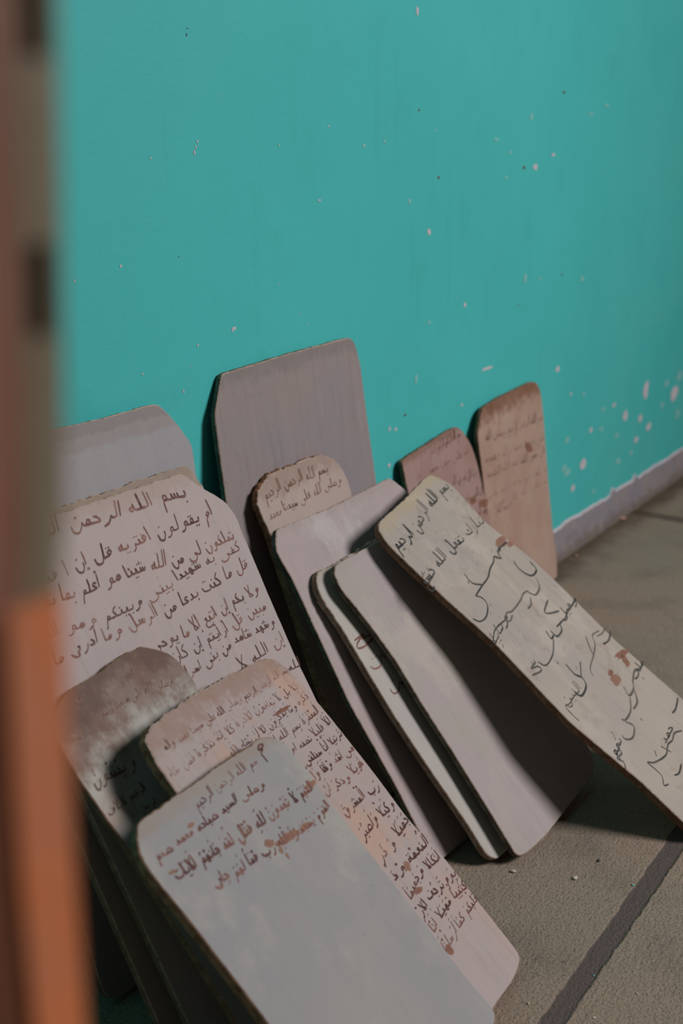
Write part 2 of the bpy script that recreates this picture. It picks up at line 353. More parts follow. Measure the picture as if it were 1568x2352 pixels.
class Ink:
    def __init__(s): s.V, s.F, s.A, s.k = [], [], [], 0
    def ribbon(s, pts, w, dens, broad=True):
        s.k += 1
        z = .00035 + (s.k % 400) * 4e-7
        n0 = len(s.V); n = len(pts); seed = U(0, 99)
        for i, p in enumerate(pts):
            a = pts[max(i - 1, 0)]; b = pts[min(i + 1, n - 1)]
            dx, dy = b[0] - a[0], b[1] - a[1]; d = math.hypot(dx, dy) or 1e-9
            nx, ny = -dy / d, dx / d
            q = abs(nx * .55 + ny * .83)
            ww = w * ((.42 + .62 * q) if broad else .8) * (1 + .28 * noise.noise((seed, i * .35, 0)))
            if i == 0 or i == n - 1: ww *= .62
            s.V += [(p[0] + nx * ww / 2, p[1] + ny * ww / 2, z), (p[0] - nx * ww / 2, p[1] - ny * ww / 2, z)]
            dd = min(1, max(0, dens + .22 * noise.noise((seed, i * .22, 5))))
            s.A += [dd, dd]
        for i in range(n - 1):
            k = n0 + 2 * i; s.F.append((k, k + 1, k + 3, k + 2))
        # rounded pen ends
        for e, o_ in ((0, 1), (n - 1, -1)):
            k = n0 + 2 * e; a, b = Vector(s.V[k]), Vector(s.V[k + 1]); c = (a + b) / 2
            q = pts[e + o_]; t = Vector((c.x - q[0], c.y - q[1], 0))
            if t.length < 1e-9: continue
            t = t.normalized() * (a - b).length * .5
            m = len(s.V); s.V += [tuple(a * .75 + b * .25 + t * .8), tuple(a * .25 + b * .75 + t * .8)]
            s.A += [s.A[k]] * 2
            s.F.append((k, m, m + 1, k + 1))
    def line(s, t, h, p, hk=0, f=0.0, b=1.0, s_=1.0):
        words = [word_strokes(w, hk) for w in t.split(' ')]
        gap = 1.15
        tot = sum(w[1] for w in words) + gap * (len(words) - 1)
        seg = [0.0]
        for a, c in zip(p, p[1:]): seg.append(seg[-1] + math.hypot(c[0] - a[0], c[1] - a[1]))
        def at(d):
            d = min(max(d, 0), seg[-1] * 1.03)
            i = 0
            while i < len(p) - 2 and d > seg[i + 1]: i += 1
            l = seg[i + 1] - seg[i] or 1e-9; u = (d - seg[i]) / l
            a, c = p[i], p[i + 1]; tx, ty = (a[0] - c[0]) / l, (a[1] - c[1]) / l
            return (a[0] + (c[0] - a[0]) * u, a[1] + (c[1] - a[1]) * u), (tx, ty)
        sx = seg[-1] / tot; sy = h / 3.0
        pen = .155 * h * b
        x0 = 0
        T0, T1 = at(0)[1], at(seg[-1])[1]
        for st, wd in words:
            dens = min(1, max(.08, .74 - f + U(-.34, .24)))
            wj = U(-.3, .3); tilt = U(-.10, .10); ws = U(.86, 1.12); sl = U(-.16, .10)
            for pts, kind in st:
                sp = spline(pts, .2)
                P = []
                for a, y in sp:
                    y = (y + tilt * (a - wd / 2)) * ws
                    o, tdir = at((x0 + a + sl * y) * sx)
                    q = (o[0] - tdir[1] * (y + wj) * sy, o[1] + tdir[0] * (y + wj) * sy)
                    if not P or math.hypot(q[0] - P[-1][0], q[1] - P[-1][1]) > 2e-4: P.append(q)
                if len(P) < 2: 
                    o = P[0]; P = [o, (o[0] + sy * .2, o[1])]
                s.ribbon(P, pen * U(.82, 1.18) * (1.05 if kind == 'dot' else .62 if kind == 'thin' else 1.0), dens + U(-.16, .16), kind == 'pen')
            x0 += wd + gap
    def blot(s, c, a, b, dens):
        n0 = len(s.V); m = 22; s.k += 1; z = .00028 + (s.k % 400) * 4e-7
        s.V.append((c[0], c[1], z)); s.A.append(dens)
        for i in range(m):
            t = 2 * math.pi * i / m; r = 1 + .4 * noise.noise((math.cos(t) * 1.6 + c[0] * 99, math.sin(t) * 1.6, c[1] * 99))
            s.V.append((c[0] + (a[0] * math.cos(t) + b[0] * math.sin(t)) * r, c[1] + (a[1] * math.cos(t) + b[1] * math.sin(t)) * r, z)); s.A.append(dens * U(.5, 1))
        s.F += [(n0, n0 + 1 + i, n0 + 1 + (i + 1) % m) for i in range(m)]
    def build(s, name, parent, mat):
        o = mesh_obj(name, s.V, s.F, [mat], parent)
        at = o.data.attributes.new('ink', 'FLOAT', 'POINT')
        at.data.foreach_set('value', s.A)
        return o

def ink_material(name, dark, pale, amin=.25):
    k = NT(name)
    a = k.n.new('ShaderNodeAttribute'); a.attribute_name = 'ink'
    nz = k.noise(420, 3, .6)
    d = k.math('ADD', a.outputs['Fac'], k.math('MULTIPLY', k.math('SUBTRACT', nz, .5), .5))
    c = k.mix(k.ss(d, .25, .9), lin(pale), lin(dark))
    k.fin(c, .6, .3)
    k.set(k.b.inputs['Alpha'], k.ss(d, -.1, .7, amin, .97))
    return k.m
INK = ink_material('brown_gall_ink', (84, 52, 50), (150, 104, 92))
INK_BLACK = ink_material('black_soot_ink', (44, 46, 48), (112, 106, 98))
INK_FADED = ink_material('faded_brown_ink', (92, 66, 58), (150, 116, 100), .15)
INK_WASH = ink_material('smeared_ink', (112, 72, 60), (160, 118, 98), .1)

# ------------------------------------------------------------------ writing boards
def board_material(name, c1, c2, top, stain=(120, 92, 76), ext=0.0, amt=0.0, side=0.0, grain=.5, patch=None, pamt=0.0, smear=0.0, seed=0.0):
    k = NT(name)
    c1 = tuple(x * .945 for x in c1); c2 = tuple(x * .945 for x in c2)
    z = k.sep()
    off = (seed * 3.1, seed * 1.7, 0)
    n1 = k.noise(7, 4, .6, k.map((1, 1, 1), off))
    c = k.mix(k.ss(n1, .32, .68), lin(c1), lin(c2))
    # chalk wash rubbed along the board
    st = k.noise(1, 5, .65, k.map((95, 7, 1), off))
    c = k.mix(k.ss(st, .50, .74, 0, .38 * grain), c, lin(tuple(int(x * .78) for x in c1)))
    c = k.mix(k.ss(st, .46, .28, 0, .30 * grain), c, lin(tuple(min(255, int(x * 1.12)) for x in c2)))
    if patch:
        pn = k.noise(11, 5, .65, k.map((1, .7, 1), (seed, 2 + seed, 0)))
        c = k.mix(k.math('MULTIPLY', k.ss(pn, .48, .64, 0, pamt), k.ss(z[1], top * .05, top * .6, .25, 1)), c, lin(patch))
    spk = k.noise(130, 3, .7, k.map((1, .6, 1), off))
    c = k.mix(k.ss(spk, .64, .75, 0, .45), c, lin(tuple(int(x * .62) for x in c1)))
    if smear:
        sm = k.noise(22, 4, .6, k.map((1, 1, 1), (5 + seed, 1, 0)), 1.5)
        c = k.mix(k.ss(sm, .55, .72, 0, smear), c, lin((128, 108, 102)))
    if amt:
        d = k.math('SUBTRACT', k.math('ADD', z[1], k.math('MULTIPLY', k.math('ABSOLUTE', z[0]), side)), top)
        d = k.math('ADD', d, k.math('MULTIPLY', k.math('SUBTRACT', k.noise(26, 5, .65), .5), ext * 1.5))
        d = k.math('ADD', d, k.math('MULTIPLY', k.math('SUBTRACT', k.noise(1, 3, .6, k.map((70, 14, 1), off)), .5), ext * .35))
        d = k.math('ADD', d, k.math('MULTIPLY', k.math('SUBTRACT', k.noise(85, 5, .7, k.map((1, .6, 1), off)), .5), ext * 1.1))
        br = k.ss(k.noise(20, 6, .7, k.map((1, .8, 1), (seed + 4, 3, 0))), .34, .62, .72, 1)
        c = k.mix(k.math('MULTIPLY', k.ss(d, -ext * .9, -ext * .25, 0, amt), br), c, lin(stain))
        c = k.mix(k.ss(k.math('ADD', d, k.math('MULTIPLY', br, -.012)), -ext * .30, ext * .05, 0, amt * .55), c, lin(tuple(int(x * .72) for x in stain)))
    h = k.math('ADD', k.math('MULTIPLY', st, .6), k.math('MULTIPLY', spk, .3))
    k.bump(h, .22, .002)
    return k.fin(c, .62, .3)
def edge_material(name, c1, c2):
    k = NT(name)
    c = k.mix(k.ss(k.noise(60, 5, .65), .38, .62), lin(c1), lin(c2))
    c = k.mix(k.ss(k.noise(170, 3, .6), .56, .68, 0, .6), c, lin(tuple(int(x * .55) for x in c1)))
    k.bump(k.noise(150, 4), .5, .002)
    return k.fin(c, .85, .15)

def resample(pts, step):
    out = []
    n = len(pts)
    for i in range(n):
        a, b = pts[i], pts[(i + 1) % n]
        d = math.hypot(b[0] - a[0], b[1] - a[1]); m = max(1, int(round(d / step)))
        for j in range(m):
            out.append((a[0] + (b[0] - a[0]) * j / m, a[1] + (b[1] - a[1]) * j / m))
    return out
def chaikin(p):
    o = []
    for i in range(len(p)):
        a, b = p[i], p[(i + 1) % len(p)]
        d = math.hypot(b[0] - a[0], b[1] - a[1])
        e = min(.25, .006 / max(d, 1e-6))
        o += [(a[0] + (b[0] - a[0]) * e, a[1] + (b[1] - a[1]) * e), (b[0] - (b[0] - a[0]) * e, b[1] - (b[1] - a[1]) * e)]
    return o

def board(key, label, face_m, edge_m, wear=.0008, topwear=0.0, rim_m=None, group='wooden writing boards stacked against the wall'):
    d = BD[key]
    yaw, lean, roll = d['a']
    u0 = Vector((math.cos(yaw), math.sin(yaw), 0)); back = Vector((-math.sin(yaw), math.cos(yaw), 0))
    v0 = Vector((0, 0, 1)) * math.cos(lean) + back * math.sin(lean)
    u = u0 * math.cos(roll) + v0 * math.sin(roll); vv = -u0 * math.sin(roll) + v0 * math.cos(roll); n = u.cross(vv)
    root = bpy.data.objects.new('writing_board', None)
    root.empty_display_size = .05
    COL.objects.link(root)
    root.matrix_world = Matrix.Translation(d['o']) @ Matrix((u, vv, n)).transposed().to_4x4()
    tag(root, label, 'writing board', group)
    t = d['t']
    o = resample(chaikin(chaikin(d['out'])), .003)
    top = max(q[1] for q in o)
    N = len(o); sd = hash_(key)
    nrm = []
    for i in range(N):
        a, b = o[i - 1], o[(i + 1) % N]; dx, dy = b[0] - a[0], b[1] - a[1]; l = math.hypot(dx, dy) or 1e-9
        nrm.append((-dy / l, dx / l))     # inward for a counter-clockwise outline
    def ring(inset, z, amp, ph):
        r = []
        for (x, y), (nx, ny) in zip(o, nrm):
            wgt = wear * .45 + (topwear * max(0, 1 - (top - y) / .10))
            e = inset + amp * wgt * (noise.noise((x * 60 + sd, y * 60, ph)) + .8 * noise.noise((x * 190, y * 190 + sd, ph)) + .35)
            r.append((x + nx * e, y + ny * e, z))
        return r
    rings = [ring(.0016, 0.0, 1.0, 0), ring(.0004, -.0011, .8, .15), ring(0, -t * .45, .8, .5), ring(.0004, -t + .001, .8, .9), ring(.0016, -t, .8, 1)]
    V = sum(rings, [])
    F, fm = [], []
    F.append(tuple(range(N))); fm.append(0)
    for k in range(4):
        for i in range(N):
            a = k * N + i; b = k * N + (i + 1) % N
            F.append((a, a + N, b + N, b)); fm.append(2 if k == 0 else 1)
    F.append(tuple(reversed(range(4 * N, 5 * N)))); fm.append(0)
    po = mesh_obj('panel', V, F, [face_m, edge_m, rim_m or RIM_PALE], root, fm)
    bm = bmesh.new(); bm.from_mesh(po.data)
    bmesh.ops.triangulate(bm, faces=[q for q in bm.faces if len(q.verts) > 4])
    bmesh.ops.recalc_face_normals(bm, faces=bm.faces)
    bm.to_mesh(po.data); bm.free()
    return root
def hash_(k): return sum(ord(c) * (i + 3) for i, c in enumerate(k)) % 91

def inscription(root, key, mat, wash=None):
    for l in BD[key].get('lines', []):
        ink = Ink()
        ink.line(l['t'], l['h'], l['p'], l.get('hk', 0), l.get('f', 0.0), l.get('b', 1.0))
        ink.build('inscription_line', root, mat)
    for g in BD[key].get('traced', []):
        ink = Ink(); dn = U(.55, .85)
        for st in g: ink.ribbon(spline(st, .2), .0029 * U(.75, 1.3), dn + U(-.2, .15))
        ink.build('inscription_line', root, mat)
    for c, a, b in BD[key].get('smudge', []):
        w = Ink()
        w.blot(c, a, b, U(.45, .8))
        w.build('ink_smudge', root, wash or INK_WASH)

BD = {
 'A': {'a': [-0.028, 0.2914, -0.0058],
   'o': [0.8845, -0.1943, 0.0038],
   'out': [(-0.1686, 0.03), (-0.1674, 0.0192), (-0.1638, 0.0108), (-0.1578, 0.0048), (-0.1494, 0.0012), (-0.1386, 0.0), (0.1486, 0.0), (0.1557, 0.0008), (0.1613, 0.0032), (0.1653, 0.0072),
           (0.1677, 0.0128), (0.1684, 0.02), (0.1655, 0.5264), (0.1701, 0.5548), (0.1716, 0.5657), (0.1515, 0.602), (0.1364, 0.62), (0.1304, 0.6244), (0.1221, 0.6263), (0.0427, 0.6237),
           (-0.1286, 0.6242), (-0.143, 0.6227), (-0.1542, 0.6179), (-0.1622, 0.6099), (-0.167, 0.5987), (-0.1686, 0.5843)],
   't': 0.009},
 'A2': {'a': [-0.0314, 0.5019, 0.0134],
   'o': [0.8524, -0.3324, 0.0068],
   'out': [(-0.1681, 0.03), (-0.1669, 0.0192), (-0.1633, 0.0108), (-0.1573, 0.0048), (-0.1489, 0.0012), (-0.1381, 0.0), (0.1481, 0.0), (0.1553, 0.0008), (0.161, 0.0032), (0.1652, 0.0072),
           (0.1679, 0.0128), (0.1691, 0.02), (0.1956, 0.5326), (0.1931, 0.5557), (0.1897, 0.5743), (0.1844, 0.5856), (0.1782, 0.5912), (0.1711, 0.5924), (0.0506, 0.5914), (-0.1281, 0.592),
           (-0.1425, 0.5905), (-0.1537, 0.5857), (-0.1617, 0.5777), (-0.1665, 0.5666), (-0.1681, 0.5522)],
   't': 0.009},
 'B': {'a': [-0.0304, 0.5385, 0.0155],
   'lines': [{'h': 0.01994, 'p': [(0.1249, 0.5746), (0.0217, 0.5779), (-0.0555, 0.5796), (-0.1371, 0.5817)], 't': 'بسم الله الرحمن الرحيم'},
             {'h': 0.01728, 'p': [(0.1517, 0.5396), (0.0473, 0.5384), (0.0004, 0.5354), (-0.0313, 0.5379), (-0.0929, 0.5341), (-0.1511, 0.5339)], 't': 'ام يقولون افتريه قل إن ا فتريته'},
             {'h': 0.01602,
              'p': [(0.1686, 0.5038), (0.0856, 0.4989), (0.0021, 0.5094), (-0.0638, 0.5089), (-0.1106, 0.5128), (-0.1717, 0.5159)],
              't': 'تملكون لى من الله شيئا هو أعلم بما تفيضون'},
             {'h': 0.0141, 'p': [(0.1699, 0.4856), (0.0799, 0.4838), (-0.0087, 0.4738), (-0.0642, 0.4748), (-0.1217, 0.4817), (-0.1778, 0.4834)], 't': 'كفى به شهيدا بينى وبينكم وهو الغفور'},
             {'h': 0.01484,
              'p': [(0.1694, 0.462), (0.1107, 0.4592), (0.0169, 0.4528), (-0.0844, 0.456), (-0.1366, 0.4547), (-0.1904, 0.4597)],
              't': 'قل ما كنت بدعا من الرسل وما أدرى ما يفعل'},
             {'h': 0.01501, 'p': [(0.1692, 0.43), (0.1055, 0.4266), (0.0399, 0.4197), (-0.0254, 0.4229)], 't': 'ولا بكم إن اتبع إلا ما يوحى'},
             {'h': 0.01347, 'p': [(0.1677, 0.4062), (0.1152, 0.4047), (0.0356, 0.4009), (-0.0039, 0.4012)], 't': 'مبين قل أرأيتم إن كان'},
             {'h': 0.01307, 'p': [(0.1702, 0.3845), (0.0952, 0.3864), (0.0482, 0.3795), (0.0068, 0.3781)], 't': 'وشهد شاهد من بنى اسرا'},
             {'h': 0.01357, 'p': [(0.1701, 0.359), (0.1134, 0.3588), (0.083, 0.3555)], 't': 'إن الله لا'}, {'h': 0.01169, 'p': [(0.1793, 0.324), (0.1552, 0.3247)], 't': 'لله'}],
   'o': [0.8763, -0.3696, 0.0075],
   'out': [(-0.1815, 0.03), (-0.1803, 0.0192), (-0.1767, 0.0108), (-0.1707, 0.0048), (-0.1623, 0.0012), (-0.1515, 0.0), (0.1615, 0.0), (0.1687, 0.0008), (0.1743, 0.0032), (0.1783, 0.0072),
           (0.1806, 0.0128), (0.1814, 0.02), (0.1797, 0.294), (0.1787, 0.3308), (0.1821, 0.4172), (0.1864, 0.4876), (0.1859, 0.4998), (0.1902, 0.5255), (0.1839, 0.5453), (0.1741, 0.5582),
           (0.1586, 0.5719), (0.1452, 0.5885), (0.1389, 0.5971), (0.1308, 0.6004), (0.0492, 0.6012), (-0.0497, 0.6015), (-0.1415, 0.6012), (-0.1559, 0.5996), (-0.1671, 0.5948),
           (-0.1751, 0.5867), (-0.1799, 0.5755), (-0.1815, 0.5611)],
   't': 0.009},
 'L': {'a': [-0.031, 0.6634, 0.0831],
   'lines': [{'f': 0.3, 'h': 0.011, 'p': [(0.033, 0.4401), (-0.0207, 0.4474), (-0.0802, 0.4517)], 't': 'بسم الله الرحمن الرحيم'},
             {'f': 0.15, 'h': 0.0093, 'p': [(0.0418, 0.4149), (0.0067, 0.4223), (-0.0596, 0.4271)], 't': 'وصلى الله على سيدنا محمد'},
             {'f': 0.2, 'h': 0.00949, 'p': [(-0.0728, 0.4164), (-0.1084, 0.4226)], 't': 'واله وصحبه'},
             {'f': 0.1, 'h': 0.01484, 'hk': 1, 'p': [(-0.0555, 0.3663), (-0.0779, 0.3698), (-0.1116, 0.3751)], 't': 'و يمنعون'},
             {'f': 0.2, 'h': 0.01021, 'p': [(-0.0628, 0.3406), (-0.1153, 0.3415)], 't': 'الرحيم لإيلاف'},
             {'f': 0.4, 'h': 0.00942, 'p': [(-0.0591, 0.3222), (-0.0959, 0.3265)], 't': 'قريش ايلا'}],
   'o': [0.8302, -0.4459, 0.014],
   'out': [(-0.1201, 0.03), (-0.119, 0.0192), (-0.1155, 0.0108), (-0.1095, 0.0048), (-0.1011, 0.0012), (-0.0903, 0.0), (0.0903, 0.0), (0.101, 0.0012), (0.1089, 0.0048), (0.1141, 0.0107),
           (0.1166, 0.019), (0.1164, 0.0297), (0.0683, 0.3962), (0.0695, 0.403), (0.0686, 0.4206), (0.0666, 0.4343), (0.0619, 0.4446), (0.0499, 0.4584), (0.0362, 0.4678), (0.0295, 0.4699),
           (-0.0036, 0.4721), (-0.04, 0.4679), (-0.0599, 0.469), (-0.0811, 0.4678), (-0.1067, 0.4554), (-0.1202, 0.4322), (-0.1223, 0.3895), (-0.1198, 0.3342), (-0.1177, 0.3123)],
   't': 0.009},
 'M': {'a': [0.2377, 0.8019, -0.1304],
   'lines': [{'f': 0.35, 'h': 0.00872, 'p': [(0.1329, 0.4273), (0.034, 0.428), (-0.052, 0.4281), (-0.1251, 0.4277)], 't': 'بسم الله الرحمن الرحيم وصلى الله على سيدنا محمد واله'},
             {'f': 0.3, 'h': 0.00953, 'hk': 1, 'p': [(0.1301, 0.4041), (0.0289, 0.4063), (-0.0595, 0.4056), (-0.1434, 0.4019)], 't': 'كلا بل لا يخافون الاخرة كلا إنه تذكرة فمن شاء'},
             {'h': 0.00908, 'hk': 1, 'p': [(0.1336, 0.3883), (0.0853, 0.3866), (0.0209, 0.3848), (-0.0494, 0.385)], 't': 'ذكره وما يذكرون الا ان يشاء الله'},
             {'h': 0.00984, 'hk': 1, 'p': [(0.1315, 0.3683), (0.0688, 0.3667), (0.0273, 0.3687)], 't': 'المغفرة بسم الله ا'},
             {'h': 0.00974, 'hk': 1, 'p': [(0.1378, 0.3487), (0.0604, 0.3476), (0.0352, 0.3482)], 't': 'الا قليلا نصفه او'},
             {'b': 1.25, 'f': -0.1, 'h': 0.00999, 'hk': 1, 'p': [(0.1402, 0.3288), (0.1038, 0.3278), (0.0453, 0.3283)], 't': 'ترتيلا انا سنلقى'},
             {'b': 1.25, 'f': -0.1, 'h': 0.01037, 'hk': 1, 'p': [(0.142, 0.306), (0.0942, 0.3097), (0.0435, 0.3098)], 't': 'هى اشد وطئا وا'},
             {'b': 1.25, 'f': -0.1, 'h': 0.0108, 'hk': 1, 'p': [(0.1376, 0.2874), (0.0931, 0.2865), (0.0403, 0.2904)], 't': 'طويلا وذكر ان'},
             {'b': 1.25, 'f': -0.1, 'h': 0.01214, 'hk': 1, 'p': [(0.1338, 0.2554), (0.0885, 0.2578), (0.0452, 0.2604)], 't': 'رب المشرق'},
             {'b': 1.25, 'f': -0.1, 'h': 0.01214, 'hk': 1, 'p': [(0.1365, 0.2286), (0.0911, 0.2294), (0.0447, 0.2262)], 't': 'وكيلا واصبر'},
             {'b': 1.25, 'f': -0.1, 'h': 0.01305, 'hk': 1, 'p': [(0.1396, 0.203), (0.085, 0.1973), (0.0449, 0.1965)], 't': 'جميلا و ذر'},
             {'b': 1.35, 'f': -0.25, 'h': 0.0124, 'hk': 1, 'p': [(0.1435, 0.1707), (0.0887, 0.1722), (0.0431, 0.1718)], 't': 'النعمة وذ'},
             {'b': 1.25, 'f': -0.1, 'h': 0.01195, 'hk': 1, 'p': [(0.1434, 0.1481), (0.0878, 0.1523), (0.0463, 0.1443)], 't': 'انكالا وجحيما'},
             {'b': 1.25, 'f': -0.1, 'h': 0.01173, 'hk': 1, 'p': [(0.148, 0.1218), (0.0803, 0.1279), (0.0432, 0.1229)], 't': 'يوم ترجف الار'},
             {'b': 1.25, 'f': -0.1, 'h': 0.01127, 'hk': 1, 'p': [(0.1503, 0.1024), (0.0871, 0.1072), (0.043, 0.1034)], 't': 'كثيبا مهيلا انا'},
             {'f': 0.25, 'h': 0.0113, 'hk': 1, 'p': [(0.1533, 0.0833), (0.0893, 0.0839), (0.0389, 0.0803)], 't': 'عليكم كما ارسلنا'}],
   'o': [0.8933, -0.5532, 0.0205],
   'out': [(-0.1478, 0.03), (-0.1465, 0.0192), (-0.1429, 0.0109), (-0.1369, 0.0049), (-0.1285, 0.0014), (-0.1177, 0.0003), (0.0514, 0.0023), (0.1022, -0.0015), (0.1242, -0.0011),
           (0.144, 0.0018), (0.1496, 0.0067), (0.1517, 0.014), (0.1515, 0.0713), (0.152, 0.1409), (0.1424, 0.2047), (0.1457, 0.2746), (0.145, 0.3521), (0.1434, 0.3829), (0.1392, 0.4203),
           (0.1369, 0.4363), (0.1287, 0.4494), (0.1202, 0.4545), (0.1084, 0.4577), (0.0684, 0.4606), (-0.0214, 0.4638), (-0.0744, 0.4606), (-0.1163, 0.4594), (-0.1283, 0.4558),
           (-0.138, 0.4492), (-0.1424, 0.4421), (-0.1455, 0.4312), (-0.1486, 0.4054), (-0.1488, 0.3897)],
   'smudge': [[(0.0745, 0.3937), (0.0191, -0.0004), (-0.0005, -0.0024)], [(0.0809, 0.1706), (0.0068, -0.0011), (-0.0014, -0.0059)], [(0.0479, 0.0786), (0.0064, -0.0015), (-0.0014, -0.006)],
              [(0.0693, 0.1444), (0.0083, -0.0015), (-0.0008, -0.0035)]],
   't': 0.012},
 'N': {'a': [0.0915, 0.8278, -0.0349],
   'lines': [{'f': 0.1, 'h': 0.01808, 'p': [(0.0956, 0.4268), (0.0741, 0.4235)], 't': 'م'},
             {'f': 0.15, 'h': 0.00952, 'p': [(0.0704, 0.4187), (0.0183, 0.4197), (-0.0353, 0.4184)], 't': 'سم الله الرحمن الرحيم'},
             {'b': 1.7, 'f': 0.05, 'h': 0.00912, 'p': [(0.0582, 0.3959), (0.0161, 0.3992), (-0.0332, 0.4005), (-0.0754, 0.4016), (-0.1105, 0.4027)], 't': 'وصلى السيد صباحه محمد صحم'},
             {'b': 1.7,
              'f': 0.05,
              'h': 0.01137,
              'hk': 1,
              'p': [(0.1128, 0.3616), (0.0538, 0.3661), (0.0028, 0.3672), (-0.0328, 0.3708), (-0.1055, 0.3773)],
              't': 'القيم لا تجدون لله فقال لقد جانهم الايات'},
             {'b': 1.75,
              'f': 0.05,
              'h': 0.00996,
              'hk': 1,
              'p': [(0.1159, 0.3369), (0.0811, 0.335), (0.0385, 0.3377), (-0.0062, 0.343), (-0.0405, 0.3453), (-0.0757, 0.3515)],
              't': 'القوم يسجدوا الله رب فما لهم جاى'}],
   'o': [0.7763, -0.6272, 0.0102],
   'out': [(-0.1168, 0.0058), (-0.1108, -0.0032), (-0.0988, -0.0022), (0.0954, 0.0631), (0.1118, 0.0643), (0.1196, 0.0682), (0.1233, 0.0753), (0.1202, 0.1093), (0.1216, 0.2229),
           (0.1213, 0.339), (0.1243, 0.3945), (0.1226, 0.4148), (0.119, 0.4266), (0.1107, 0.4343), (0.0988, 0.4386), (0.0899, 0.4402), (-0.0287, 0.441), (-0.0919, 0.4412), (-0.0991, 0.4408),
           (-0.1068, 0.4378), (-0.1152, 0.4279), (-0.1227, 0.4159), (-0.1249, 0.3946), (-0.1216, 0.3511), (-0.1197, 0.2646)],
   'smudge': [[(0.038, 0.3408), (0.021, -0.002), (-0.0008, -0.0046)], [(0.0679, 0.3382), (0.0096, -0.0009), (-0.0006, -0.0034)], [(0.0133, 0.3483), (0.0071, -0.0007), (-0.0007, -0.0041)],
              [(0.0209, 0.3363), (0.003, -0.0003), (-0.0006, -0.0037)], [(0.0229, 0.3276), (0.0018, -0.0002), (-0.0006, -0.0033)], [(0.1123, 0.3671), (0.0109, -0.0008), (-0.0006, -0.0031)],
              [(-0.0527, 0.4091), (0.0054, -0.0003), (-0.0004, -0.0024)], [(-0.1038, 0.3855), (0.0045, -0.0003), (-0.0003, -0.0019)]],
   't': 0.012},
 'C': {'a': [-0.0039, 0.137, 0.029],
   'o': [1.3226, -0.0953, 0.0064],
   'out': [(-0.1769, 0.03), (-0.1756, 0.0192), (-0.172, 0.0108), (-0.166, 0.0048), (-0.1575, 0.0012), (-0.1467, 0.0), (0.1467, 0.0), (0.1576, 0.0012), (0.166, 0.0048), (0.172, 0.0108),
           (0.1757, 0.0192), (0.1769, 0.03), (0.1794, 0.3874), (0.1761, 0.4903), (0.1764, 0.5733), (0.1749, 0.583), (0.1681, 0.6118), (0.1569, 0.6209), (0.1404, 0.6215), (-0.0028, 0.6227),
           (-0.1429, 0.6212), (-0.1497, 0.619), (-0.1742, 0.5729), (-0.175, 0.5661), (-0.1775, 0.5187), (-0.1789, 0.4535)],
   't': 0.009},
 'E': {'a': [-0.0131, 0.3539, 0.0431],
   'lines': [{'f': 0.2, 'h': 0.0161, 'p': [(0.0621, 0.469), (-0.004, 0.4715), (-0.0883, 0.469)], 't': 'بسم الله الرحمن الرحيم'},
             {'f': 0.15, 'h': 0.01374, 'p': [(0.0863, 0.4446), (0.0026, 0.4441), (-0.0929, 0.4415)], 't': 'وصلى الله على سيدنا محمد'}],
   'o': [1.2927, -0.217, 0.0076],
   'out': [(-0.102, 0.02), (-0.1011, 0.0128), (-0.0987, 0.0072), (-0.0947, 0.0032), (-0.0891, 0.0008), (-0.0819, 0.0), (0.0819, 0.0), (0.0891, 0.0008), (0.0947, 0.0032), (0.0987, 0.0072),
           (0.1011, 0.0128), (0.1019, 0.02), (0.1006, 0.422), (0.1042, 0.4347), (0.1002, 0.4592), (0.092, 0.4757), (0.0786, 0.4867), (0.0684, 0.4948), (0.0503, 0.5002), (-0.008, 0.4993),
           (-0.0505, 0.4999), (-0.0695, 0.4995), (-0.082, 0.4923), (-0.0966, 0.4827), (-0.1047, 0.4727), (-0.1064, 0.4638), (-0.1011, 0.4202), (-0.1024, 0.2686)],
   't': 0.012},
 'F': {'a': [-0.0472, 0.5807, 0.0312],
   'o': [1.2733, -0.3618, 0.0088],
   'out': [(-0.1283, 0.015), (-0.1278, 0.0096), (-0.126, 0.0054), (-0.123, 0.0024), (-0.1188, 0.0006), (-0.1134, 0.0), (0.1392, 0.0), (0.1465, 0.0008), (0.1522, 0.0032), (0.1565, 0.0072),
           (0.1593, 0.0128), (0.1607, 0.0199), (0.191, 0.4362), (0.1926, 0.4598), (0.182, 0.4763), (0.17, 0.4894), (0.1637, 0.4904), (0.0056, 0.4859), (-0.1049, 0.4889), (-0.1087, 0.4875),
           (-0.1255, 0.4643), (-0.1271, 0.4583), (-0.1236, 0.4177), (-0.1265, 0.3735), (-0.1309, 0.3001), (-0.1347, 0.2403), (-0.128, 0.1244)],
   't': 0.009},
 'G': {'a': [-0.0567, 0.6674, 0.078],
   'lines': [{'b': 1.1, 'h': 0.01978, 'p': [(-0.0356, 0.3341), (-0.1017, 0.3374), (-0.1352, 0.3352)], 't': 'فيح'},
             {'f': 0.15, 'h': 0.01715, 'p': [(-0.041, 0.301), (-0.1313, 0.3008)], 't': 'الحق'}, {'f': 0.2, 'h': 0.016, 'p': [(-0.0319, 0.2598), (-0.1228, 0.2614)], 't': 'يتقين'}],
   'o': [1.3168, -0.4217, 0.0144],
   'out': [(-0.1321, 0.0293), (-0.1313, 0.0176), (-0.1261, 0.0084), (-0.1167, 0.0018), (-0.1037, 0.0011), (-0.0848, -0.0011), (0.105, -0.0002), (0.1158, 0.0011), (0.1242, 0.0047),
           (0.1302, 0.0108), (0.1338, 0.0192), (0.135, 0.03), (0.135, 0.4081), (0.1334, 0.4225), (0.1286, 0.4336), (0.1206, 0.4416), (0.1094, 0.4463), (0.095, 0.4477), (-0.0791, 0.4461),
           (-0.1008, 0.4493), (-0.1129, 0.4493), (-0.1237, 0.4441), (-0.1307, 0.4333), (-0.134, 0.419), (-0.136, 0.4028), (-0.1328, 0.3687), (-0.1352, 0.3182), (-0.1381, 0.2421),
